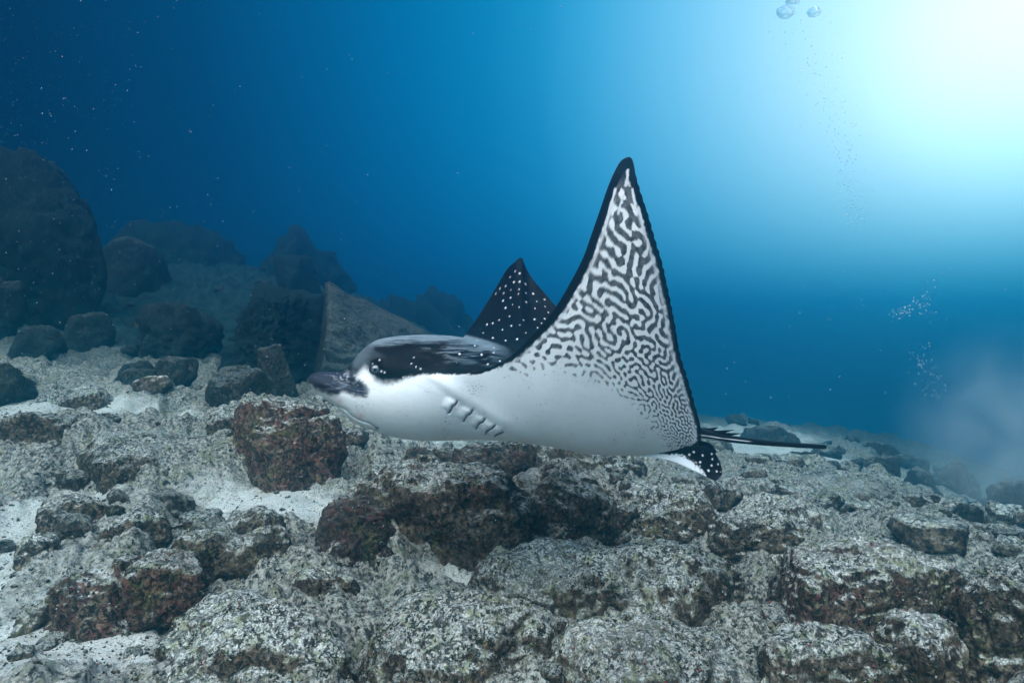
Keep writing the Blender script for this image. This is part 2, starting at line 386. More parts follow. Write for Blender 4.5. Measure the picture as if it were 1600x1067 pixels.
# tall stones and blocks in the blue behind, left
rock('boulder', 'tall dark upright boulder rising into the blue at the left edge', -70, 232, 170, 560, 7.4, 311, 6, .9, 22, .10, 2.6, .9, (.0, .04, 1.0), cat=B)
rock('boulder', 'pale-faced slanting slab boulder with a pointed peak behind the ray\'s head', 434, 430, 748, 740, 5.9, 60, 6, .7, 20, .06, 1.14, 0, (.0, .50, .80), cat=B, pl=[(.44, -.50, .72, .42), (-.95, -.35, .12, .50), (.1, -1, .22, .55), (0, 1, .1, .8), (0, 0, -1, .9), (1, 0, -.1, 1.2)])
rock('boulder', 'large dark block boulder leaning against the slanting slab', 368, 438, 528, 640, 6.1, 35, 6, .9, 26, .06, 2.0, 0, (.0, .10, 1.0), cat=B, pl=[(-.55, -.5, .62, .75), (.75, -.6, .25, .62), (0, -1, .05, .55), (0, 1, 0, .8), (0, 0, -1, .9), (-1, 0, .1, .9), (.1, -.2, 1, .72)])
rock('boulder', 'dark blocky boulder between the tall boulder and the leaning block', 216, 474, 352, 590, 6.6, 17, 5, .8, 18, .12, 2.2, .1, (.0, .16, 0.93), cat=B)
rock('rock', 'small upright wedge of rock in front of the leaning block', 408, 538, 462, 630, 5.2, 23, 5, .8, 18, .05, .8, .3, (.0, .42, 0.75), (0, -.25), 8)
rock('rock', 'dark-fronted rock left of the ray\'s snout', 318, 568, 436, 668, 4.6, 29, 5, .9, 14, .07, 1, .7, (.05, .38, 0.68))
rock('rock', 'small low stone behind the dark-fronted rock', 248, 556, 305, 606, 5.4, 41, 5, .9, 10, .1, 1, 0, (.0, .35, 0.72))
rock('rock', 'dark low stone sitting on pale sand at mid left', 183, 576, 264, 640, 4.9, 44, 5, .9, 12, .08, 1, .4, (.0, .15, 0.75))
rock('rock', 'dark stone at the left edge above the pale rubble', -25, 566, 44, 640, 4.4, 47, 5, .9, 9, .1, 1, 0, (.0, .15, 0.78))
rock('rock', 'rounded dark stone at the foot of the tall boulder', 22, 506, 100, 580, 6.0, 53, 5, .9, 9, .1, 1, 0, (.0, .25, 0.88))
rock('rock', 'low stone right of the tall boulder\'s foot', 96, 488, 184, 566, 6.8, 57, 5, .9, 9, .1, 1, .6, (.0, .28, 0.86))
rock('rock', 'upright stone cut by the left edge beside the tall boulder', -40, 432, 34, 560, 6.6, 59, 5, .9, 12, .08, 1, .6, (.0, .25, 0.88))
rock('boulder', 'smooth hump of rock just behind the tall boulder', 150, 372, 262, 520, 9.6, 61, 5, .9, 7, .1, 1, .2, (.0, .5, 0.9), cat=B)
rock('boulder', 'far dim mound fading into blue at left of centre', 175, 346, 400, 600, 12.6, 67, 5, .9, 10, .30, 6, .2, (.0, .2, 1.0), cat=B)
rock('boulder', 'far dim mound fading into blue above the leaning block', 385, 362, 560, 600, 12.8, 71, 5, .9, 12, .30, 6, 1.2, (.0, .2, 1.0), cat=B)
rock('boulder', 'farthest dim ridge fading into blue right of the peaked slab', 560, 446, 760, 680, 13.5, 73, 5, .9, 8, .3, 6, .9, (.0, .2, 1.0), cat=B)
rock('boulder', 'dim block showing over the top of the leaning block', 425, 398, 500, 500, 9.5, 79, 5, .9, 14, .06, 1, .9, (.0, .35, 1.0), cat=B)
# left middle
rock('rock', 'big red-brown block under the ray\'s chin', 352, 628, 556, 812, 3.35, 137, 6, .85, 15, .07, 1.25, .5, (.80, .34, .05), (0, .06), 11)
rock('rock', 'flat speckled rock left of the red-brown block', 118, 676, 345, 812, 3.3, 87, 5, 1.0, 7, .12, 1.4, .3, (.30, .52, .12))
rock('rock', 'olive-topped rubble rock at mid left with dark hollow', 20, 640, 150, 765, 3.6, 91, 5, 1.0, 7, .12, 1.4, .1, (.18, .55, .10))
rock('rock', 'low pale rock in the sand behind the red-brown block', 318, 634, 392, 712, 3.9, 93, 5, .9, 8, .1, 1.1, .4, (.1, .75, .05))
rock('rock', 'low sandy hump of rock at far mid left', 60, 606, 196, 690, 4.4, 97, 5, .9, 6, .12, 1.2, .2, (.05, .6, .18))
rock('rock', 'small dark-sided stone beside the olive-topped rock', 134, 646, 186, 692, 3.9, 99, 5, .9, 8, .12, 1.2, .2, (.1, .35, .35))
# left foreground
rock('rock', 'gray rounded rock left of the dark red rock in the foreground', 266, 796, 486, 968, 2.45, 103, 6, .9, 8, .09, 1.2, .3, (.06, .48, .16))
rock('rock', 'dark red crusted rock with olive top in the foreground', 474, 786, 652, 936, 2.55, 109, 6, .85, 11, .09, 1.6, .5, (1.0, .04, .38))
rock('rock', 'long pink-fronted rock near the bottom left corner', 74, 858, 345, 1030, 2.12, 113, 6, .8, 9, .08, 1.35, .1, (.85, .42, .04))
rock('rock', 'speckled rock above the pink-fronted rock', 150, 790, 282, 884, 2.65, 118, 5, .9, 8, .1, 1.2, .4, (.25, .55, .06))
rock('rock', 'tan rock with pinkish left side above the pink-fronted rock', 50, 776, 164, 866, 2.75, 122, 5, .9, 8, .1, 1.2, .4, (.38, .55, .04))
rock('rock', 'pale half-buried stone left of the pink-fronted rock', 28, 832, 96, 914, 2.4, 127, 5, .9, 7, .1, 1, .4, (.05, .85, 0))
rock('rock', 'small flat stone in the sand by the bottom left corner', 22, 940, 80, 986, 2.05, 131, 5, .9, 7, .1, 1, .4, (.1, .7, .1))
rock('rock', 'small pink knob at the foot of the dark red rock', 448, 884, 534, 960, 2.3, 139, 5, .9, 7, .12, 1.2, .4, (.6, .42, .05))
rock('rock', 'tiny pale stone leaning on the dark red rock\'s base', 526, 898, 562, 930, 2.3, 141, 4, .9, 7, .12, 1.2, .4, (.5, .5, 0))
rock('rock', 'small tan stone right of the dark red rock\'s base', 620, 896, 672, 938, 2.4, 143, 5, .9, 7, .12, 1.2, .4, (.25, .65, 0))
# centre
rock('rock', 'broad pinkish-gray hummock below the ray\'s belly', 545, 712, 846, 908, 2.85, 149, 6, .9, 5, .12, 1.4, .2, (.55, .34, .05))
rock('rock', 'crested rock right of the broad hummock', 766, 716, 972, 890, 2.95, 151, 6, .9, 5, .12, 1.3, .9, (.45, .52, .0))
rock('rock', 'low dark rock in the shade under the ray\'s gills', 618, 684, 842, 786, 3.4, 157, 5, .9, 7, .12, 1.4, .9, (.55, .10, .35))
rock('rock', 'pale ledge of rock rising behind the ray\'s belly', 800, 676, 1010, 800, 3.9, 163, 5, .9, 7, .12, 1.4, .3, (.12, .55, .10))
rock('rock', 'rounded rock beneath the ray\'s pelvic fin', 922, 760, 1150, 890, 3.1, 167, 6, .9, 5, .12, 1.4, .7, (.22, .48, .10))
rock('rock', 'humped speckled rock right of the pelvic fin rock', 1100, 776, 1300, 905, 2.9, 173, 6, .9, 5, .12, 1.4, .5, (.12, .60, .06))
# bottom slabs
rock('rock', 'widest pale slab rock along the bottom edge with dark pits', 200, 938, 590, 1200, 1.85, 179, 6, .75, 5, .10, 1.1, .1, (.12, .80, .0), (0, .05))
rock('rock', 'pale slab rock right of a dark crack along the bottom edge', 505, 916, 900, 1190, 1.98, 180, 6, .75, 5, .10, 1.1, .5, (.10, .82, .0), (0, -.04))
rock('rock', 'greenish pale slab in the foreground right of the sand patch', 690, 866, 985, 1080, 2.3, 181, 6, .75, 5, .10, 1.1, .2, (.14, .76, .0), (0, -.03))
rock('rock', 'domed greenish pale rock left of the brown-faced boulder', 880, 842, 1206, 1080, 2.25, 183, 6, .8, 5, .10, 1.1, .9, (.22, .74, .0), (0, .03))
rock('rock', 'pale bottom-edge slab with red-brown hollow at its left', 850, 972, 1215, 1190, 1.82, 191, 6, .7, 5, .10, 1.1, .1, (.20, .84, .0))
rock('boulder', 'domed boulder with dark brown face and pale crown at right', 1190, 848, 1500, 1080, 2.15, 193, 7, .8, 16, .04, 1.1, .12, (.62, .66, .10), (0, .02), cat=B)
rock('rock', 'pale rock at the bottom edge below the domed boulder', 1178, 976, 1440, 1170, 1.75, 197, 6, .7, 5, .08, 1.2, .1, (.12, .85, .0))
rock('rock', 'yellowish pale wedge rock at the bottom right', 1366, 958, 1522, 1160, 1.72, 199, 6, .8, 9, .08, 1.2, .3, (.25, .72, .0))
rock('boulder', 'big pale boulder cut by the right edge at the bottom', 1474, 884, 1720, 1170, 1.95, 211, 6, .8, 8, .1, 1.4, .5, (.15, .66, .05), cat=B)
# right middle
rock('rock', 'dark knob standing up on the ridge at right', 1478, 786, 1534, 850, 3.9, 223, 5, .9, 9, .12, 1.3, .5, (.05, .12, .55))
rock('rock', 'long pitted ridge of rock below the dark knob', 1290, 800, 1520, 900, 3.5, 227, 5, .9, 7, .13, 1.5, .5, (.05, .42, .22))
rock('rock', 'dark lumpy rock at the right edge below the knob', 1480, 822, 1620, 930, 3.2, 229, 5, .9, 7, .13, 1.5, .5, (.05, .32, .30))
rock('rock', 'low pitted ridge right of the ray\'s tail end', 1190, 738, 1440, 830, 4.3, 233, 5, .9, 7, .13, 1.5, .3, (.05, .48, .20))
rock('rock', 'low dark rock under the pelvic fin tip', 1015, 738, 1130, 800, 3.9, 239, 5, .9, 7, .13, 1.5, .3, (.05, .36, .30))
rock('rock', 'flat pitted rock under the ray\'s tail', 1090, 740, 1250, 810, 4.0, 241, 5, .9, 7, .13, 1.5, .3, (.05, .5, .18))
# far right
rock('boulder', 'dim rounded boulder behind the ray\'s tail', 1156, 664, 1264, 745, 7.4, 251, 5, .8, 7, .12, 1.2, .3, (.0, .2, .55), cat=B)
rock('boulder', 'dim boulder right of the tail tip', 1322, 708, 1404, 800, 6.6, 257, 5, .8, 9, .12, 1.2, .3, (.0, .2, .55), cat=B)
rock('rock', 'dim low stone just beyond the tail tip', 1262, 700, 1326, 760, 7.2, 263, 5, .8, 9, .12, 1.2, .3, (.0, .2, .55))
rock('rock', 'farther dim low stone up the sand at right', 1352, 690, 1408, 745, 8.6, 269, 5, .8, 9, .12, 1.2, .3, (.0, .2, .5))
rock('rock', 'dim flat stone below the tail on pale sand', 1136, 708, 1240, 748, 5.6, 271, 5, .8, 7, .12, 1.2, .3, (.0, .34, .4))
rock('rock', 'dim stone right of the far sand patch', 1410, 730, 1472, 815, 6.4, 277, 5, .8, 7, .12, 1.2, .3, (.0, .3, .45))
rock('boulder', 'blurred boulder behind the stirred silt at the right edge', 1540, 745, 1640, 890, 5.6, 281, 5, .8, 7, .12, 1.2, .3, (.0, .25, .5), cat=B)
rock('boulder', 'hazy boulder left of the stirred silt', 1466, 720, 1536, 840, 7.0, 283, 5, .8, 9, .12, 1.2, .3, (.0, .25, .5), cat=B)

# loose stones, each its own object
def loose_stones():
    g = np.random.default_rng(5)
    protos = []
    for k in range(10):
        V, Fc = rock_shape((.16, .15, .11), 400 + k, 8, 4, 12, .12, .9, k * .7)
        protos.append(mesh_from('loose_stone', V, Fc, ROCK))
    specs = [  # px range, depth range, count, size, colour, label, group
        ((-60, 700), (2.6, 5.5), 62, (.35, 1.5), (.15, .6, .15), 'small loose stone on the seabed left of the ray', 'loose stones left'),
        ((880, 1640), (2.9, 5.2), 85, (.5, 2.0), (.06, .45, .22), 'small pitted stone in the rubble field right of the ray\'s belly', 'rubble stones right'),
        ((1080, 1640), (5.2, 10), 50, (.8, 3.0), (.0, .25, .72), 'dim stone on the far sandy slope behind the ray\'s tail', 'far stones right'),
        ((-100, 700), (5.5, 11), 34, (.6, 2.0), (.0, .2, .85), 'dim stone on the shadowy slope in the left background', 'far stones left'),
        ((-40, 1640), (1.75, 2.6), 42, (.2, .6), (.3, .6, .08), 'little pebble-sized stone lying among the foreground rocks', 'foreground pebbles')]
    for pxr, dr, cnt, sz, col, label, group in specs:
        px = g.uniform(*pxr, cnt); d = np.exp(g.uniform(math.log(dr[0]), math.log(dr[1]), cnt))
        XY = np.c_[(px - 800) / F * d, d]; z = ground_full(XY)[0]
        for i in range(cnt):
            o = link('loose_stone', protos[g.integers(10)])
            s = sz[0] + (sz[1] - sz[0]) * g.random() ** 2.2
            o.scale = (s * g.uniform(.8, 1.3), s * g.uniform(.8, 1.2), s * g.uniform(.7, 1.1))
            o.location = (XY[i, 0], XY[i, 1], z[i] + .010 * s)
            o.rotation_euler = (g.normal() * .2, g.normal() * .2, g.uniform(0, 6.28))
            o.color = (np.clip(col[0] + g.normal() * .12, 0, 1), np.clip(col[1] + g.normal() * .12, 0, 1), np.clip(col[2] + g.normal() * .12, 0, .8), 1)
            tag(o, label, 'stone', group)
loose_stones()

# short algal turf and shell hash that roughens the stone
def turf():
    g = np.random.default_rng(77)
    P = np.concatenate([p for p, _ in TURF]); rd = np.concatenate([np.full(len(p), r) for p, r in TURF])
    px = g.uniform(0, 1680, 14000); d = np.exp(g.uniform(math.log(1.7), math.log(5), 14000)); XY = np.c_[(px - 800) / F * d, d]
    P = np.concatenate([P, np.c_[XY, ground_full(XY)[0] + g.uniform(-.003, .003, len(XY))]]); rd = np.concatenate([rd, np.full(len(XY), .1)])
    m_ = len(P); V0 = np.array([[1, 0, -.4], [-.5, .87, -.4], [-.5, -.87, -.4], [0, 0, 1.]]); F0 = np.array([[0, 1, 3], [1, 2, 3], [2, 0, 3], [0, 2, 1]])
    s = .0016 + .0048 * g.random(m_) ** 2.4
    A_ = g.normal(size=(m_, 3, 3)); Qm, _ = np.linalg.qr(A_)
    V = np.einsum('ij,mjk->mik', V0, Qm) * s[:, None, None] * g.uniform(.7, 1.4, (m_, 4, 1)) + P[:, None]
    t = g.random(m_); c = np.where((t < .62)[:, None], np.array([.022, .025, .020]), np.array([.27, .26, .22]))
    c = np.where(((t > .62) & (t < .78))[:, None], np.array([.13, .13, .06]), c)
    c = np.where((g.random(m_) < rd * .45)[:, None], np.array([.16, .045, .040]), c) * g.uniform(.7, 1.3, (m_, 1))
    Fc = (F0[None] + 4 * np.arange(m_)[:, None, None]).reshape(-1, 3)
    mt = NT('algal_turf'); a = mt.n('ShaderNodeAttribute', attribute_name='pigment').outputs['Color']
    bs = mt.n('ShaderNodeBsdfPrincipled', {'Base Color': a, 'Roughness': .95, 'Specular IOR Level': .1}); mt.t.links.new(bs.outputs[0], mt.out.inputs[0])
    tag(link('algal_turf', mesh_from('algal_turf', V.reshape(-1, 3), Fc, mt.m, False, np.repeat(c, 4, 0))), 'short dark and pale algal turf speckling the near rocks', 'algae', kind='stuff')
turf()

# coral grit and shell bits strewn over sand: beyond counting
def grit():
    g = np.random.default_rng(12); cnt = 5200
    px = g.uniform(-80, 1680, cnt); d = np.exp(g.uniform(math.log(1.6), math.log(5.5), cnt))
    XY = np.c_[(px - 800) / F * d, d]; z = ground_full(XY)[0]
    V0 = np.array([[1, 0, 0], [-1, 0, 0], [0, 1, 0], [0, -1, 0], [0, 0, 1], [0, 0, -1.]]); F0 = np.array([[0, 2, 4], [2, 1, 4], [1, 3, 4], [3, 0, 4], [2, 0, 5], [1, 2, 5], [3, 1, 5], [0, 3, 5]])
    s = .004 + .012 * g.random(cnt) ** 2.5
    V = V0[None] * g.uniform(.5, 1.4, (cnt, 6, 1)) * s[:, None, None] * g.uniform(.6, 1.3, (cnt, 1, 3)) + np.c_[XY, z + g.uniform(-.004, .003, cnt)][:, None]
    Fc = F0[None] + 6 * np.arange(cnt)[:, None, None]
    o = link('coral_grit', mesh_from('coral_grit', V.reshape(-1, 3), Fc.reshape(-1, 3), ROCK, False)); o.color = (.2, .55, .2, 1)
    tag(o, 'coarse coral grit strewn over the seabed', 'grit', kind='stuff')
grit()

# ------------------------------------------------------------------ the eagle ray
def labyrinth(n=512, period=13., seed=3, iters=40, aniso=1.0):
    g = np.random.default_rng(seed); u = g.normal(size=(n, n))
    k = np.fft.fftfreq(n) * n
    KX, KY = np.meshgrid(k, k); kr = np.sqrt((KX * aniso) ** 2 + (KY / aniso) ** 2); k0 = n / period
    filt = np.exp(-((kr - k0) / (.36 * k0)) ** 2) + .16 * np.exp(-((kr - k0 * 1.6) / (.7 * k0)) ** 2)
    for _ in range(iters):
        u = np.real(np.fft.ifft2(np.fft.fft2(u) * filt)); u = np.tanh(1.6 * u / u.std())
    u = np.real(np.fft.ifft2(np.fft.fft2(u) * np.exp(-(kr / (3.2 * k0)) ** 2)))
    return u / u.std()
def bil(img, x, y):
    n = img.shape[0]; x = np.mod(x, n); y = np.mod(y, n); i = np.floor(x).astype(int); j = np.floor(y).astype(int); fx, fy = x - i, y - j
    i1, j1 = (i + 1) % n, (j + 1) % n; i %= n; j %= n
    return (img[j, i] * (1 - fx) + img[j, i1] * fx) * (1 - fy) + (img[j1, i] * (1 - fx) + img[j1, i1] * fx) * fy
def polydist(px, py, poly):
    best = np.full(px.shape, 1e9); P = np.array(poly, float)
    for (ax, ay), (bx, by) in zip(P[:-1], P[1:]):
        dx, dy = bx - ax, by - ay; L = dx * dx + dy * dy + 1e-9
        t = np.clip(((px - ax) * dx + (py - ay) * dy) / L, 0, 1)
        best = np.minimum(best, np.hypot(px - ax - t * dx, py - ay - t * dy))
    return best
def inpoly(px, py, poly):
    P = np.array(poly, float); r = np.zeros(px.shape, bool)
    for (ax, ay), (bx, by) in zip(P, np.roll(P, -1, 0)):
        if ay == by: continue
        c = ((ay > py) != (by > py)) & (px < (bx - ax) * (py - ay) / (by - ay) + ax); r ^= c
    return r

T_ = [(482, 591.5), (482.6, 589), (484, 587), (487.5, 584.5), (493, 582.3), (500, 581), (520, 581), (530, 582), (540, 577.5), (550, 566), (560, 553), (572.5, 541), (590, 531), (610, 526.5),
      (635, 524), (660, 523), (697, 524), (722, 527), (747, 532.5), (772, 540), (805, 551), (850, 565), (900, 584), (1000, 632), (1060, 660), (1094, 676), (1096, 680)]
B_ = [(482, 593), (482.6, 596), (484, 600), (487.5, 605.5), (492, 611), (505, 621), (520, 631.5), (535, 644), (547, 655), (560, 664), (575, 670), (589, 674), (600, 679), (622, 684), (647, 687.5),
      (672, 689), (710, 688), (747, 687.5), (785, 688.5), (822, 692.5), (860, 698), (917, 709), (960, 712), (1007, 712.5), (1040, 710), (1061, 707.5), (1078, 704.5), (1086, 701), (1091, 696), (1094, 690), (1096, 683)]
N_ = [(482, 592.3), (485, 593), (500, 599), (530, 609), (560, 610), (600, 608), (650, 600), (690, 591), (720, 586), (740, 582.5), (760, 577), (772, 571.5), (785, 565), (805, 551.5), (822, 535), (840, 516), (853, 501),
      (869, 479), (891, 442), (911, 403), (925, 364), (939, 324), (950, 292), (961, 267), (970, 252), (977, 247), (983, 245.5), (987, 248), (990, 256), (993, 272), (1002, 304), (1012, 334), (1023, 373), (1035, 413),
      (1044.5, 458), (1056, 516), (1061, 547), (1075, 594), (1086, 634), (1091.5, 653), (1095, 670), (1096, 681)]
F_ = [(482, 592.2), (500, 598), (530, 607), (600, 604), (650, 592), (690, 562), (712, 540), (731, 518), (756, 481), (776, 448), (793, 420), (805, 409), (813, 403), (815.5, 403), (818, 409), (823, 421), (835, 439.5), (852, 459), (867, 477), (890, 503),
      (950, 570), (1020, 630), (1085, 672), (1096, 681)]
Dc = [(482, 2.03), (600, 2.05), (800, 2.12), (1096, 2.26)]
HW = [(482, .004), (483, .018), (487.5, .038), (500, .060), (530, .082), (560, .105), (600, .135), (650, .165), (700, .185), (760, .20)]
ND = [(482, 2.027), (760, 1.92), (800, 1.885), (850, 1.84), (900, 1.79), (950, 1.745), (983, 1.72), (1012, 1.76), (1045, 1.88), (1075, 2.05), (1096, 2.255)]
FD = [(700, 2.30), (731, 2.42), (776, 2.66), (815, 2.80), (852, 2.70), (900, 2.58), (1000, 2.42), (1096, 2.265)]

def smooth3(y, n):
    k = np.ones(n) / n; yy = np.concatenate([np.full(n, y[0]), y, np.full(n, y[-1])])
    return np.convolve(yy, k, 'same')[n:-n]

def build_ray():
    px = np.concatenate([482 + 18 * (np.linspace(0, 1, 30) ** 2)[:-1], np.arange(500, 780, 1.5), np.arange(780, 960, 1.3), np.arange(960, 1080, .95), 1096 - 16 * (np.linspace(1, 0, 34) ** 1.6)])
    t, b, nn, ff = (key(a, px) for a in (T_, B_, N_, F_))
    dc = key(Dc, px); hw = key(HW, px)
    wg = sstep(690, 800, px)                                    # how far wing-like the section is
    nd_h = dc - hw; nd = np.where(px < 760, nd_h * (1 - sstep(700, 770, px)) + key(ND, px) * sstep(700, 770, px), key(ND, px))
    fd = (dc + hw) * (1 - sstep(670, 735, px)) + key(FD, np.maximum(px, 700)) * sstep(670, 735, px)
    wf = sstep(680, 740, px)
    uni = np.arange(482, 1096.01, .5)
    def sm_(y, w):
        z = np.interp(uni, px, y); return np.interp(px, uni, smooth3(smooth3(z, w), w))
    bl_ = sstep(490, 530, px) * sstep(1094, 1070, px)
    nd = nd * (1 - bl_) + sm_(nd, 61) * bl_; fd = fd * (1 - bl_) + sm_(fd, 41) * bl_; dc = sm_(dc, 61); b = b * (1 - bl_) + sm_(b, 21) * bl_
    # pull the two ends of the fins together where the disc closes at the tail
    one = np.ones_like(px)
    def bez(P0, P1, P2, P3, s):
        c = [(1 - s) ** 3, 3 * s * (1 - s) ** 2, 3 * s * s * (1 - s), s ** 3]
        return [sum(ci[None] * np.asarray(p)[k][:, None] for ci, p in zip(c, (P0, P1, P2, P3))) for k in (0, 1)]
    Bn, Nn, Fn, Tn = (dc, b), (nd, nn), (fd, ff), (dc, t)
    k = .553
    s1 = np.linspace(0, 1, 350); s2 = np.linspace(0, 1, 80)[1:]; s3 = np.linspace(0, 1, 150)[1:]; s4 = np.linspace(0, 1, 30)[1:-1]
    seg1 = bez(Bn, (dc - k * (dc - nd), b), (nd + .05 * wg, nn + k * (b - nn) * (1 - .12 * wg)), Nn, s1)
    seg2 = bez(Nn, (nd + .11 * wg, nn + k * (t - nn)), (dc - k * (dc - nd) * (1 - .2 * wg), t + 4 * wg), Tn, s2)
    seg3 = bez(Tn, (dc + (k - .1 * wf) * (fd - dc), t + 0 * t), (fd - .08 * wf, ff + (k - .1 * wf) * (t - ff)), Fn, s3)
    seg4 = bez(Fn, (fd + .0 * wf, ff + k * (b - ff)), (dc + k * (fd - dc), b), Bn, s4)
    D = np.concatenate([seg1[0], seg2[0], seg3[0], seg4[0]], 1); PY = np.concatenate([seg1[1], seg2[1], seg3[1], seg4[1]], 1)
    SEG = np.concatenate([np.full(len(s), i) for i, s in enumerate((s1, s2, s3, s4), 1)]); SEG = np.repeat(SEG[None], len(px), 0)
    PX = np.repeat(px[:, None], D.shape[1], 1)
    # uneven little scallops along the free trailing edge
    nE = np.repeat(nn[:, None], D.shape[1], 1)
    edge = np.exp(-((PY - nE) / 9.) ** 2) * sstep(990, 1000, PX) * sstep(1094, 1086, PX) * (SEG <= 2)
    PX = PX + edge * (.7 * np.sin(nE / 2.3) + .9 * pn(np.stack([nE / 5, 0 * nE, 0 * nE], -1).reshape(-1, 3)).reshape(nE.shape))
    x, y, seg = PX.ravel(), PY.ravel(), SEG.ravel()
    front = seg <= 2
    # ---- relief of the head, gills and belly (metres towards the camera)
    def gs(cx, cy, sx, sy, rot=0.):
        c, s = math.cos(rot), math.sin(rot); u = (x - cx) * c + (y - cy) * s; v = -(x - cx) * s + (y - cy) * c
        return np.exp(-.5 * ((u / sx) ** 2 + (v / sy) ** 2))
    rel = np.zeros_like(x)
    rel += .016 * gs(591, 570, 17, 13) - .010 * gs(587, 577.5, 6.0, 5.5) + .006 * gs(596, 558, 18, 5, -.15)
    rel += -.020 * gs(668, 560, 17, 8, .1) + .006 * gs(640, 572, 14, 10)
    rel += .014 * gs(500, 598, 14, 9) - .010 * gs(545, 600, 14, 6, .35) + .006 * gs(530, 590, 16, 4, .2)
    for j in range(4):
        rel += -.0028 * np.exp(-.5 * (polydist(x, y, [(520, 590 + 4 * j), (548, 596 + 5 * j), (572, 604 + 4 * j)]) / 1.3) ** 2)
    mouth = [(527, 634), (535, 637), (542, 640.5), (549, 648), (557, 654), (566, 657.5), (577, 661), (584, 665), (590, 669.5)]
    dm = polydist(x, y, mouth); rel += -.007 * np.exp(-.5 * (dm / 1.6) ** 2) + .005 * np.exp(-.5 * (polydist(x, y, [(540, 648), (560, 662), (585, 672)]) / 5) ** 2)
    fold = polydist(x, y, [(664, 592), (684, 604), (704, 622), (722, 634)]); rel += -.0022 * np.exp(-.5 * (fold / 4.5) ** 2)
    fold2 = polydist(x, y, [(668, 588), (700, 606), (740, 632), (790, 664), (812, 680)]); rel += .006 * np.exp(-.5 * (fold2 / 9) ** 2)
    slits = [[(714.5, 627), (712, 632), (707, 634.5), (705, 639), (702, 645)], [(738.5, 640.5), (735.5, 646), (730, 648.5), (727, 653), (724.5, 658.5)], [(758, 654), (755, 659), (750, 660.5), (746, 665), (744, 670)],
             [(773.5, 664.5), (769.5, 669), (765, 671), (760.5, 674), (759, 678)], [(786, 675), (781, 677.5), (777, 678.5), (773, 681.5)]]
    dsl = np.full(x.shape, 1e9)
    for sl in slits:
        dd = polydist(x, y, sl); dsl = np.minimum(dsl, dd)
        mx, my = np.mean(np.array(sl), 0)
        u = ((x - mx) * .86 + (y - my) * .51); v = (-(x - mx) * .51 + (y - my) * .86)
        rel += .0085 * np.exp(-(v / 9.) ** 4) * sstep(-21, -4, u) * sstep(1.5, -1.5, u)
    rel += -.006 * np.exp(-.5 * (dsl / 1.4) ** 2)
    rel *= front
    dd_ = D.ravel() - rel
    wr0 = fbm(np.c_[(x * .92 + y * .38) / 55, (y * .92 - x * .38) / 6., 0 * x + 5], 3)
    dd_ = dd_ - front * .00012 * wr0
    V = at(x, y, dd_)
    # ---- pigment
    nz1 = fbm(np.c_[x / 7, y / 7, 0 * x], 3); nz2 = fbm(np.c_[x / 26, y / 9, 0 * x + 4], 4); nz3 = pn(np.c_[x / 2.2, y / 2.2, 0 * x + 9])
    white = np.array([.87, .85, .85]); col = np.repeat(white[None], len(x), 0)
    def mixc(m, c):
        nonlocal col
        m = np.clip(m, 0, 1)[:, None]; col = col * (1 - m) + np.asarray(c) * m
    # belly warmth near the jaw, pink flecks
    mixc(.22 * gs(590, 640, 50, 26), (.74, .66, .55)); mixc(.6 * gs(564, 650, 4, 3) + .5 * gs(531, 626, 3, 3), (.72, .42, .42))
    mixc(.4 * sstep(.62, .95, nz3) * front * sstep(800, 600, x), (.42, .42, .43))
    wr = pn(np.c_[(x * .92 + y * .38) / 60, (y * .92 - x * .38) / 2.6, 0 * x + 5]); bl2 = fbm(np.c_[x / 45, y / 30, 0 * x + 8], 4)
    mixc(.10 * sstep(.05, .7, bl2), (.56, .56, .58))
    mixc(.55 * sstep(.50, .62, pn(np.c_[x / 3.1, y / 3.1, 0 * x + 31]) * .75 + .35 * bl2) * front, (.34, .34, .36))
    # wing labyrinth: pattern grows from fine at the tail corner to coarse at the wing tip
    lab = labyrinth(512, 11., 5, 5, 1.0)
    cx0, cy0 = 1112., 772.
    wx = x + 5 * pn(np.c_[x / 40, y / 40, 0 * x]); wy = y + 5 * pn(np.c_[x / 40, y / 40, 0 * x + 7])
    rr = np.hypot(wx - cx0, wy - cy0); th = np.arctan2(cy0 - wy, cx0 - wx)
    kq = 15. * 19.5
    u = np.log(rr / 100.) * kq * .68; v = th * kq * 1.08
    L = bil(lab, u + 40, v + 77)
    belly = [(770, 572), (800, 584), (860, 572), (905, 584), (950, 603), (985, 626), (1012, 655), (1034, 682), (1050, 706), (1058, 716)]
    inside = inpoly(x, y, belly + [(1000, 760), (700, 760), (700, 600)])
    bd = polydist(x, y, belly) * np.where(inside, -1, 1) + 7 * nz1
    bias = np.interp(bd, [-40, -14, 4, 28, 70, 150, 260, 330], [-3.2, -2.0, -1.0, -.42, -.05, .30, .66, .95])
    bias = bias + .45 * gs(1076, 650, 14, 50, -.12) + .35 * gs(1050, 560, 10, 60, -.2)
    pm = sstep(-.11, .11, L + bias + .42 * nz1 + .12 * nz3) * (seg == 1) * sstep(764, 790, x)
    soft = sstep(-12, 26, bd)
    mixc(pm * (.62 + .38 * soft) * (.90 + .10 * nz1), (.011, .012, .015))
    # dark margin along both edges of the wing
    oe = np.array([[a_, b_] for a_, b_ in zip(np.arange(740, 1096.4, .8), key(N_, np.arange(740, 1096.4, .8)))] + [[1095.5, 690], [1091, 696.5], [1083, 703]])[::2]
    sel = np.where((seg == 1) & (x > 735))[0]
    de = np.full(x.shape, 1e9); de[sel] = polydist(x[sel], y[sel], oe)
    tiplead = (x < 983 + (y - 246) * .04) & (y < 600)
    mw = np.where(tiplead, np.interp(x, [740, 772, 800, 830, 860, 890, 930, 960, 983], [3, 4.5, 6.5, 9, 12, 14, 14, 13, 12]), np.interp(y, [250, 300, 400, 560, 660, 700], [13, 11, 9.5, 8, 7.5, 6]))
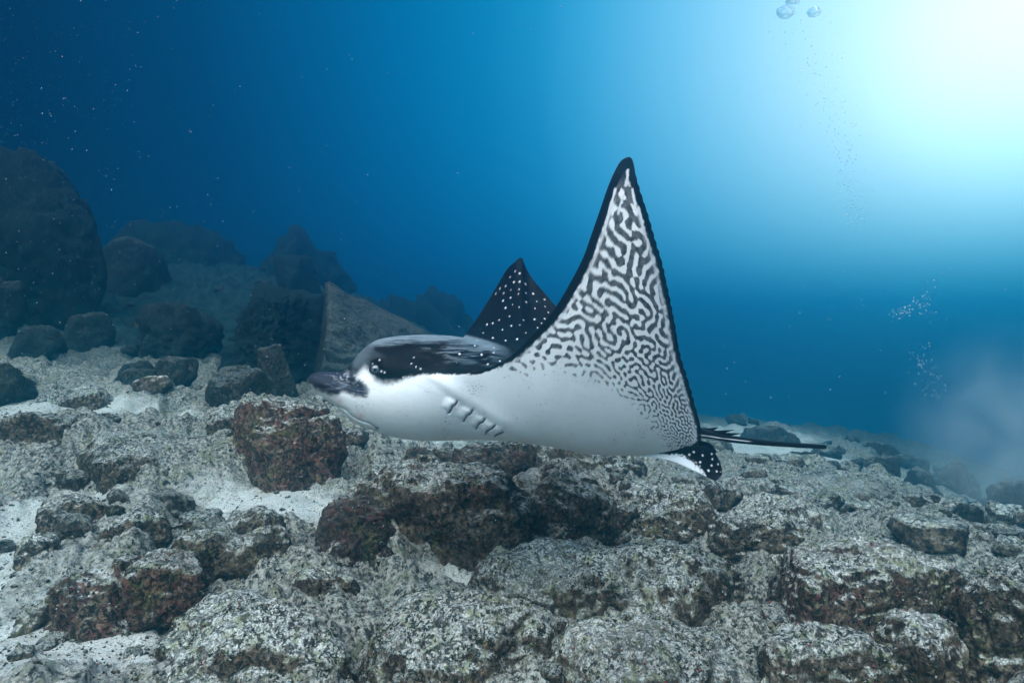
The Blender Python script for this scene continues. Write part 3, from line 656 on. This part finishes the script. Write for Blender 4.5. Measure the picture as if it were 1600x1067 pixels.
    mw = mw + 1.6 * nz1 + np.where(tiplead, 0, 1.5 * pn(np.c_[x / 4, y / 2.4, 0 * x]))
    mixc(sstep(1.2, -1.2, de - mw) * (seg == 1), (.006, .007, .010))
    mixc(sstep(300, 268, y + 14 * nz1 + .3 * np.abs(x - 985)) * (seg == 1), (.010, .014, .019))
    # white beads inside the margin
    band = np.exp(-.5 * ((de - mw - 3.0) / 1.8) ** 2) * (seg == 1) * sstep(300, 330, y) * (0.55 + .45 * (pn(np.c_[x / 11, y / 11, 0 * x + 3]) > -.2)) * (bd > 8)
    mixc(band * .85, (.70, .70, .72))
    for st in ([(981, 266), (980, 280), (977, 291)], [(974, 307), (969, 322), (966, 334)], [(988, 296), (990, 309), (993, 319)], [(962, 296), (955, 318), (948, 346), (943, 362)], [(998, 325), (1002, 343), (1007, 366)]):
        mixc(sstep(2.6, 1.2, polydist(x + .9 * nz1, y + 2 * nz1, st) + .5 * nz3) * (seg == 1), (.72, .73, .75))
    # dark back and head
    bl = key([(482, 588), (530, 588), (540, 585), (548, 590), (556, 589), (562, 582), (568, 576), (574, 578), (580, 584), (586, 593), (592, 597), (605, 599), (620, 597), (632, 592.5), (645, 588.5), (660, 585.5), (690, 585), (720, 585.5), (735, 585), (750, 581.5), (772, 574), (800, 556)], x)
    sig = np.interp(x, [540, 600, 640, 690, 740], [11, 9, 4.5, 1.8, 1.2])
    dkm = sstep(1, -1, (y - bl + 2.2 * nz1 + 1.2 * nz3) / sig) * (x < 790)
    dkm = np.where(seg == 2, np.maximum(dkm, sstep(745, 790, x)), dkm); dkm = np.where(seg == 3, 1, dkm); dkm = np.where(seg == 4, np.where(x < 700, dkm, 0), dkm)
    mixc(dkm, (.0032, .0040, .0054))
    # blue-gray mottling and painted-on sheen streaks over the brow and the hump
    tt = y - key(T_, x); sc_ = fbm(np.c_[x / 40, y / 2.2, 0 * x + 4], 4)
    st = sstep(-.55, .35, sc_ + .9 - tt / 11.) * sstep(22, 4, tt + 7 * nz2) * sstep(560, 590, x) * sstep(805, 760, x)
    st = np.maximum(st, .65 * sstep(.0, .5, fbm(np.c_[x / 30, y / 3.5, 0 * x + 14], 4)) * sstep(640, 690, x) * sstep(800, 760, x) * sstep(574, 556, y))
    st = np.maximum(st, .55 * sstep(625, 566, x + .8 * (y - 540)) * sstep(545, 556, x) * sstep(596, 566, y) * sstep(-.6, .4, nz2 + .3))
    mixc(st * .85 * (seg <= 3) * (x < 800) * sstep(-7, -1, y - key(T_, x)), (.18, .225, .255))
    mixc(.95 * sstep(.35, .75, gs(672, 559, 24, 10, .08) + .25 * nz2 + .15 * nz1) + .9 * sstep(.4, .8, gs(602, 548, 20, 5, .1) + .35 * nz2), (.004, .004, .005))
    mixc(.55 * sstep(.0, .5, pn(np.c_[x / 34, y / 4.5, 0 * x + 2])) * sstep(690, 720, x) * sstep(800, 780, x) * sstep(578, 566, y) * (seg <= 2), (.065, .095, .115))
    # snout
    sn = [(480, 580), (540, 574), (552, 584), (566, 596), (576, 608), (574, 620), (562, 621), (548, 617), (536, 612), (526, 618), (514, 617), (500, 611), (488, 605), (478, 596)]
    ds = polydist(x, y, sn) * np.where(inpoly(x, y, sn), -1, 1)
    mixc(sstep(4.5, -4.5, ds + 2.4 * nz1 + 1.4 * nz3) * front, (.026, .031, .044)); mixc(.5 * sstep(.1, .55, nz3 + nz1) * np.exp(-.5 * (polydist(x, y, [(530, 588), (552, 592), (572, 604)]) / 6) ** 2) * front, (.6, .6, .62)); mixc(.5 * sstep(.15, .6, nz2) * sstep(0, -4, ds) * front, (.16, .18, .21))
    # eye patch
    ep = ((x - 591.5) / 16.) ** 2 + ((y - 572.5) / 13.2) ** 2
    mixc(sstep(1.15, .8, ep + .12 * nz1) * front * sstep(0, 4, 4 + 10 - np.abs(x - 591)) , (.004, .004, .005))
    # dark slit edges and flecks
    mixc(.92 * sstep(1.7, .7, dsl + .4 * nz3) * front, (.035, .035, .04))
    mixc(.7 * sstep(.1, .5, nz3) * sstep(9, 3, dsl) * sstep(-.1, .3, nz1) * front * 0.6, (.10, .10, .11))
    mixc(.65 * sstep(1.3, .4, dm + .4 * nz1) * front, (.14, .11, .10)); mixc(.8 * gs(589, 669, 2.4, 2), (.08, .07, .07))
    # white dots
    dots = [(805, 424), (812, 427), (797, 433), (812, 440), (803, 441), (821, 444), (790, 447), (781, 451), (798, 453), (811, 452), (775, 459), (787, 458), (810, 459), (822, 458), (833, 459), (851, 468), (839, 471), (798, 465), (786, 470), (822, 472), (790, 481), (801, 476), (811, 480), (836, 482), (852, 479), (857, 488), (796, 494), (818, 500), (835, 499), (851, 498), (799, 509), (822, 520), (846, 505),
            (840, 512), (812, 508), (780, 500), (785, 515), (770, 505), (761, 507), (755, 520), (770, 528), (790, 532), (808, 530), (829, 533), (848, 525), (745, 532)]
    g = np.random.default_rng(8)
    dl = [(a, c, .45 + .85 * g.random(), 3) for a, c in dots]
    dl += [(646.5, 558.5, 1.3, 0), (643, 568, 1.5, 0), (650, 573, 1.3, 0), (657, 576, 1.6, 0), (718, 553, 2.3, 0), (752.5, 554, 2.2, 0), (742, 540, 1.6, 0), (771, 551, 1.5, 0), (781, 564, 1.7, 0), (762, 569, 1.5, 0), (772, 543, 1.3, 0),
           (582, 568, 1.3, 0), (593, 562.5, 1.6, 0), (596, 580, 2.2, 0), (601, 582, 2.0, 0), (577, 577, 2.0, 0), (630, 589, 1.6, 0), (638, 589, 1.6, 0)]
    for _ in range(260): dl.append((g.uniform(800, 1085), g.uniform(270, 680), 1.8 + g.random(), 2))
    order = np.argsort(x)
    xs = x[order]
    for a, c, rad, sg in dl:
        if sg == 0: rad *= .62
        lo, hi = np.searchsorted(xs, [a - 5, a + 5]); id_ = order[lo:hi]
        if sg: id_ = id_[seg[id_] == sg]
        else: id_ = id_[seg[id_] <= 3]
        m = sstep(rad + .7, rad - .7, np.hypot(x[id_] - a, y[id_] - c) + .35 * nz3[id_])[:, None]
        col[id_] = col[id_] * (1 - m) + np.array([.74, .76, .78]) * m
    # ---- faces
    nc, ns = D.shape; idx = np.arange(nc * ns).reshape(nc, ns); nx = np.roll(idx, -1, 1)
    q = np.stack([idx[:-1], idx[1:], nx[1:], nx[:-1]], -1).reshape(-1, 4)
    V = np.concatenate([V, V[idx[0]].mean(0)[None], V[idx[-1]].mean(0)[None]]); col = np.concatenate([col, col[:1], col[-1:]])
    c0, c1 = nc * ns, nc * ns + 1
    caps = np.concatenate([np.stack([idx[0], nx[0], np.full(ns, c0), np.full(ns, c0)], -1)])
    Vb = V - ORIG
    # triangles for caps
    tri0 = np.stack([nx[0], np.full(ns, c0), idx[0]], -1); tri1 = np.stack([idx[-1], np.full(ns, c1), nx[-1]], -1)
    me = bpy.data.meshes.new('body')
    loops = np.concatenate([q.ravel(), tri0.ravel(), tri1.ravel()]).astype(np.int32)
    starts = np.concatenate([np.arange(0, q.size, 4), q.size + np.arange(0, tri0.size + tri1.size, 3)]).astype(np.int32)
    me.vertices.add(len(Vb)); me.vertices.foreach_set('co', Vb.astype(np.float32).ravel())
    me.loops.add(len(loops)); me.loops.foreach_set('vertex_index', loops); me.polygons.add(len(starts)); me.polygons.foreach_set('loop_start', starts)
    me.update(calc_edges=True); me.polygons.foreach_set('use_smooth', np.ones(len(starts), bool))
    ca = me.color_attributes.new('pigment', 'FLOAT_COLOR', 'POINT')
    ca.data.foreach_set('color', np.concatenate([col, np.ones((len(col), 1))], 1).astype(np.float32).ravel())
    me.materials.append(SKIN)
    return me

ORIG = at(np.array(820.), np.array(700.), 2.12)
ray = bpy.data.objects.new('eagle_ray', None); ray.location = Vector(ORIG); ray.empty_display_size = .1; C.objects.link(ray)
tag(ray, 'spotted eagle ray gliding left, black-patterned white underside and raised wing', 'ray')
link('body', build_ray(), ray)

def tube(pts, rad, colfn, seg=14, flat=1.0):
    pts = np.array(pts, float); n = len(pts); tg = np.gradient(pts, axis=0); tg /= np.linalg.norm(tg, axis=1)[:, None]
    up = np.array([0, 0, 1.]); sd_ = np.cross(tg, up); sd_ /= np.linalg.norm(sd_, axis=1)[:, None]; up2 = np.cross(sd_, tg)
    a = np.linspace(0, 2 * np.pi, seg, endpoint=False)
    V = pts[:, None] + rad[:, None, None] * (np.cos(a)[None, :, None] * sd_[:, None] * flat + np.sin(a)[None, :, None] * up2[:, None])
    col = colfn(np.repeat(np.linspace(0, 1, n), seg), np.tile(a, n))
    idx = np.arange(n * seg).reshape(n, seg); nx = np.roll(idx, -1, 1)
    q = np.stack([idx[:-1], idx[1:], nx[1:], nx[:-1]], -1).reshape(-1, 4)
    q = np.concatenate([q, np.stack([idx[-1, :seg // 2], idx[-1, seg - 1:seg // 2 - 1:-1]], -1)[:, [0, 1, 1, 0]][:0]])
    return V.reshape(-1, 3), q, col
def smoothpath(P, n):
    P = np.array(P, float); s = np.linspace(0, 1, len(P)); t = np.linspace(0, 1, n)
    return np.stack([pchip(s, P[:, i], t) for i in range(P.shape[1])], -1)

# tail: black with a white stripe at its root
tp = smoothpath([(1070, 672, 2.24), (1095, 677, 2.27), (1130, 684, 2.33), (1170, 689, 2.40), (1220, 693.5, 2.5), (1265, 696.5, 2.58), (1286, 697.8, 2.62), (1289.5, 698, 2.625)], 120)
tr = np.interp(np.linspace(0, 1, 120), [0, .13, .3, .6, .97, .99, 1], [.022, .017, .0125, .0095, .0078, .0055, .0005])
def tailcol(t, a):
    c = np.repeat(np.array([[.006, .0065, .008]]), len(t), 0)
    side = np.cos(a) ; h = np.sin(a)
    m = (sstep(.17, .06, np.abs(h + .34 - .3 * sstep(.1, .4, t))) * sstep(.44, .40, t) * (t > .08) * (np.cos(a) > 0))
    m = np.maximum(m, sstep(-.72, -.86, h) * sstep(.30, .26, t))
    m2 = sstep(.985, .995, t) * .5
    c = c * (1 - m[:, None]) + np.array([.74, .75, .77]) * m[:, None]
    return c * (1 - m2[:, None]) + np.array([.45, .36, .22]) * m2[:, None]
V, q, col = tube(at(tp[:, 0], tp[:, 1], tp[:, 2]) - ORIG, tr, tailcol, 40)
link('tail', mesh_from('tail', V, q, SKIN, True, col), ray)
# stinging spines lying back along the tail root
for pts, r0 in (([(1085, 674, 2.27), (1105, 672.5, 2.30), (1123, 667.5, 2.32)], .0105), ([(1085, 676, 2.27), (1115, 676, 2.30), (1147, 671.5, 2.34)], .0105),
                ([(1088, 677, 2.28), (1125, 679, 2.32), (1160, 677, 2.37)], .0095), ([(1090, 678, 2.28), (1130, 682, 2.33), (1165, 684, 2.39)], .0080)):
    p = smoothpath(pts, 24); r = r0 * (1 - np.linspace(0, 1, 24) ** 2.2) + .0004
    V, q, col = tube(at(p[:, 0], p[:, 1], p[:, 2]) - ORIG, r, lambda t, a: np.repeat(np.array([[.007, .0075, .009]]), len(t), 0), 10, .5)
    link('tail_spine', mesh_from('tail_spine', V, q, SKIN, True, col), ray)
# pelvic fins
def pelvic(out_top, out_bot, d0, d1, th, spots):
    n, mm = 130, 60
    s = np.linspace(0, 1, n)
    a = smoothpath(out_top, n); b = smoothpath(out_bot, n); u = np.linspace(0, 1, mm)
    P = a[:, None] * (1 - u)[None, :, None] + b[:, None] * u[None, :, None]
    PX, PY = P[..., 0], P[..., 1]
    depth = d0 + (d1 - d0) * s[:, None] + .015 * np.sin(u * 3.1)[None]
    thick = th * np.sqrt(np.maximum(1e-4, 1 - (2 * u - 1) ** 2))[None] * (1 - .75 * s[:, None])
    Vf = at(PX, PY, depth - thick); Vb_ = at(PX, PY, depth + thick)
    x, y = PX.ravel(), PY.ravel(); nz = pn(np.c_[x / 4, y / 4, 0 * x])
    c = np.repeat(np.array([[.006, .007, .010]]), len(x), 0)
    ub = np.tile(u, n); sb = np.repeat(s, mm)
    wm = sstep(.52, .66, ub + .12 * nz + np.interp(sb, [0, .25, .45, .6, .75, 1], [.45, .04, -.14, -.32, -.6, -.9]))
    c = c * (1 - wm[:, None]) + np.array([.78, .78, .80]) * wm[:, None]
    for sx, sy, r in spots:
        r = r * .78
        m = sstep(r + .7, r - .7, np.hypot(x - sx, y - sy) + .5 * nz)[:, None]; c = c * (1 - m) + np.array([.76, .78, .80]) * m
    ray_l = (.5 + .5 * np.sin(ub * 60)) * sstep(.6, .9, sb) * .02
    c = c + ray_l[:, None]
    V = np.concatenate([Vf.reshape(-1, 3), Vb_.reshape(-1, 3)]) - ORIG
    idx = np.arange(n * mm).reshape(n, mm)
    q = np.stack([idx[:-1, :-1], idx[:-1, 1:], idx[1:, 1:], idx[1:, :-1]], -1).reshape(-1, 4)
    o = n * mm
    ring = np.concatenate([idx[0], idx[1:, -1], idx[-1, :-1][::-1], idx[1:-1, 0][::-1]]); rn = np.roll(ring, -1)
    qs = np.stack([ring, ring + o, rn + o, rn], -1)
    me = mesh_from('pelvic_fin', V, np.concatenate([q, q[:, ::-1] + o, qs]), SKIN, True, np.concatenate([c, c]))
    link('pelvic_fin', me, ray)
SP = [(1057, 710, 2.2), (1069, 713, 2.3), (1072, 718, 2.0), (1066, 710, 1.5), (1077, 710, 2.0), (1084, 706, 2.0), (1098, 711, 2.0), (1112, 709, 1.8), (1094, 722, 2.1), (1113, 717, 1.7), (1112, 727, 2.0), (1122, 725, 1.7), (1107, 735, 2.3), (1120, 736, 2.0), (1086, 735, 1.6), (1126, 737, 1.3)]
pelvic([(1000, 709), (1040, 704), (1075, 697), (1098, 697), (1112, 701), (1120, 712), (1127, 728), (1128.5, 738)], [(1005, 713), (1035, 717), (1058, 724), (1078, 733), (1096, 741), (1108, 747), (1118, 751), (1127.5, 743)], 2.17, 2.20, .012, SP)
pelvic([(1040, 690), (1060, 688), (1080, 686), (1095, 688), (1108, 692), (1114, 697), (1118, 702), (1120, 705)], [(1040, 700), (1060, 702), (1080, 702), (1092, 703), (1102, 705), (1110, 707), (1116, 708), (1119.5, 708)], 2.30, 2.42, .010, SP[:4])

# eye
def eye(ex, ey, d, name='eye'):
    V, Fc = ico(5); rad = .0178
    c = at(np.array(float(ex)), np.array(float(ey)), d) - ORIG
    toc = -(at(np.array(float(ex)), np.array(float(ey)), 1.)) ; toc = np.array([0, 0, CAMZ]) - at(np.array(float(ex)), np.array(float(ey)), d); toc /= np.linalg.norm(toc)
    if name == 'far': toc = toc * np.array([1, -1, 1])
    f = toc + np.array([-.15, 0, -.05]); f /= np.linalg.norm(f)
    al = V @ f; side = np.cross(f, [0, 0, 1]); side /= np.linalg.norm(side); lat = V @ side; ver = V @ np.cross(side, f)
    col = np.repeat(np.array([[.02, .02, .022]]), len(V), 0)
    ir = sstep(.80, .86, al)[:, None]; col = col * (1 - ir) + np.array([.075, .095, .12]) * ir * (1 + .3 * pn(V * 9))[:, None]
    pu = (sstep(.40, .32, np.hypot(lat * 1.8, ver)) * (al > 0))[:, None]; col = col * (1 - pu) + np.array([.004, .004, .005]) * pu
    me = mesh_from('eye', V * rad * np.array([1.1, .8, .9]) + c, Fc, EYE, True, col)
    link('eye', me, ray)
def eye_material():
    m = NT('wet_eye')
    a = m.n('ShaderNodeAttribute', attribute_name='pigment').outputs['Color']
    bs = m.n('ShaderNodeBsdfPrincipled', {'Base Color': a, 'Roughness': .12, 'Specular IOR Level': .6, 'Coat Weight': .4})
    m.t.links.new(bs.outputs[0], m.out.inputs[0]); return m.m
EYE = eye_material()
eye(587, 577.3, 1.932)
eye(587, 577.3, 2.175, 'far')

# ------------------------------------------------------------------ bubbles
def bubble_material():
    m = NT('air_bubble')
    gl = m.n('ShaderNodeBsdfGlass', {'Roughness': .02, 'IOR': .752})
    tr = m.n('ShaderNodeBsdfTransparent'); mx = m.n('ShaderNodeMixShader', {0: .70, 1: gl.outputs[0], 2: tr.outputs[0]})
    df = m.n('ShaderNodeBsdfDiffuse', {'Color': (.85, .9, .92, 1)}); mx = m.n('ShaderNodeMixShader', {0: .07, 1: mx.outputs[0], 2: df.outputs[0]})
    m.t.links.new(mx.outputs[0], m.out.inputs[0]); return m.m
BUB = bubble_material()
def bubble_mesh(k, wob, seed):
    V, Fc = ico(k); V = V * (1 + wob * pn(V * 1.7 + seed))[:, None] * np.array([1.15, 1.15, .85]); return mesh_from('bubble', V, Fc, BUB)
BD = 3.6
for i, (x, y, r, lab) in enumerate(((1227, 19, 11, 'large wobbly bubble at the left near the top of the plume'), (1272, 19, 8.5, 'large round bubble at the right near the top of the plume'), (1240, -2, 10, 'large bubble cut by the top edge above the plume'))):
    o = link('bubble', bubble_mesh(4, .25, i * 3.3), loc=Vector(at(np.array(float(x)), np.array(float(y)), BD))); o.scale = (r / F * BD,) * 3
    tag(o, lab, 'bubble', 'large bubbles')
def bubbles():
    g = np.random.default_rng(21)
    path = np.array([(1240, 20), (1248, 60), (1262, 110), (1285, 160), (1312, 215), (1326, 270), (1334, 320), (1350, 365)], float)
    pts = []
    for _ in range(620):
        t = g.random() ** .8 * (len(path) - 1); i = min(int(t), len(path) - 2); c = path[i] * (1 - t + i) + path[i + 1] * (t - i)
        sp = np.interp(t, [0, 1, 3, 5, 7], [22, 30, 26, 14, 14])
        pts.append((c[0] + g.normal() * sp, c[1] + g.normal() * 16, .35 + 1.1 * g.random() ** 3.2))
    for _ in range(150):
        u_, v_ = g.random(), g.random(); pts.append((1395 + 62 * u_ + g.normal() * 3, 492 - 42 * u_ * v_ + g.normal() * 4, .4 + .95 * g.random() ** 2.5))
    for _ in range(130):
        t = g.random(); pts.append((1435 + 35 * t + g.normal() * 12, 545 + 90 * t + g.normal() * 8, .35 + .9 * g.random() ** 2.5))
    for _ in range(110):
        pts.append((g.uniform(1200, 1480), g.uniform(230, 640), .4 + .8 * g.random() ** 3))
    pts.sort(key=lambda p: -p[2])
    me = bubble_mesh(3, .12, 2.)
    groups = [('tiny bubble rising in the main plume at upper right', 'bubbles of the main plume', lambda p: p[1] < 400), ('tiny bubble in the wedge-shaped cluster at right', 'bubbles of the wedge cluster', lambda p: 400 <= p[1] < 520), ('tiny bubble in the lowest trailing string at right', 'bubbles of the lowest string', lambda p: p[1] >= 520)]
    for p in pts[:230]:
        d = BD + g.normal() * .12; o = link('bubble', me, loc=Vector(at(np.array(p[0]), np.array(p[1]), d))); s = p[2] / F * d
        o.scale = (s, s, s); o.rotation_euler = tuple(g.uniform(0, 3, 3))
        for lab, gr, f in groups:
            if f(p): tag(o, lab, 'bubble', gr)
    V0, F0 = ico(2); rest = pts[230:]; Vs = []
    for p in rest:
        d = BD + g.normal() * .15; Vs.append(V0 * p[2] / F * d + at(np.array(p[0]), np.array(p[1]), d))
    nV = len(V0); Fs = np.concatenate([F0 + nV * i for i in range(len(rest))])
    tag(link('bubble_fizz', mesh_from('bubble_fizz', np.concatenate(Vs), Fs, BUB)), 'fizz of the finest bubbles around the rising plumes', 'bubbles', kind='stuff')
bubbles()

# drifting specks in the water
def specks():
    g = np.random.default_rng(33); cnt = 1300
    px = np.where(g.random(cnt) < .55, np.abs(g.normal(0, 330, cnt)) - 40, g.uniform(0, 1600, cnt)); py = g.uniform(-10, 720, cnt); d = g.uniform(.9, 4.0, cnt)
    P = at(px, py, d); gz = ground_z(P[:, :2]); keep = (P[:, 2] > gz + .1) & (P[:, 2] < 2.9); P, d = P[keep], d[keep]; m = len(P)
    V0 = np.array([[1, 0, 0], [-.5, .8, 0], [-.5, -.8, 0], [0, 0, 1.]]) ; F0 = np.array([[0, 1, 3], [1, 2, 3], [2, 0, 3], [0, 2, 1]])
    s = d / F * (.45 + .8 * g.random(m) ** 4)
    V = V0[None] * s[:, None, None] * np.stack([g.uniform(.7, 1, m), g.uniform(.7, 1, m), g.uniform(.8, 2.2, m)], -1)[:, None] + g.normal(size=(m, 4, 3)) * s[:, None, None] * .2 + P[:, None]
    Fc = F0[None] + 4 * np.arange(m)[:, None, None]
    tag(link('marine_snow', mesh_from('marine_snow', V.reshape(-1, 3), Fc.reshape(-1, 3), plain('marine_snow', (.32, .40, .44), .9, .1), False)), 'fine pale specks drifting in the water', 'specks', kind='stuff')
specks()

# ------------------------------------------------------------------ the water's haze
def haze():
    m = NT('sea_haze')
    v = m.n('ShaderNodeVolumePrincipled', {'Color': (.04, .40, .64, 1), 'Absorption Color': (0, .18, .42, 1), 'Density': .11, 'Anisotropy': .905})
    m.t.links.new(v.outputs[0], m.out.inputs['Volume'])
    lo, hi = (-46, -46, -16), (46, 46, 3.55)
    x0, y0, z0 = lo; x1, y1, z1 = hi
    V = [(x0, y0, z0), (x1, y0, z0), (x1, y1, z0), (x0, y1, z0), (x0, y0, z1), (x1, y0, z1), (x1, y1, z1), (x0, y1, z1)]
    Fc = [(3, 2, 1, 0), (4, 5, 6, 7), (0, 1, 5, 4), (1, 2, 6, 5), (2, 3, 7, 6), (3, 0, 4, 7)]
    tag(link('haze', mesh_from('haze', V, Fc, m.m, False)), kind='stuff')
haze()

# silt stirred up off the bottom at the right edge
def silt():
    m = NT('stirred_silt')
    co = m.n('ShaderNodeTexCoord').outputs['Object']
    r = m.n('ShaderNodeVectorMath', {0: co}, operation='LENGTH').outputs['Value']
    fall = m.rng(r, .0, .98, 1., 0.)
    dn = m.math('MULTIPLY', fall, m.rng(m.noise(co, 2.2, 3, .55, .4), .30, .75, 0., 1.))
    dn = m.math('MULTIPLY', dn, 1.15)
    v = m.n('ShaderNodeVolumePrincipled', {'Color': (.975, .99, 1, 1), 'Density': dn, 'Anisotropy': 0.})
    m.t.links.new(v.outputs[0], m.out.inputs['Volume'])
    V, Fc = ico(3)
    o = link('silt_cloud', mesh_from('silt_cloud', V * 1.02, Fc, m.m), loc=Vector(at(np.array(1590.), np.array(690.), 5.6)))
    o.scale = (1.05, 1.1, 1.15)
    tag(o, 'pale puff of stirred-up silt hanging at the right edge', 'silt', kind='stuff')
silt()
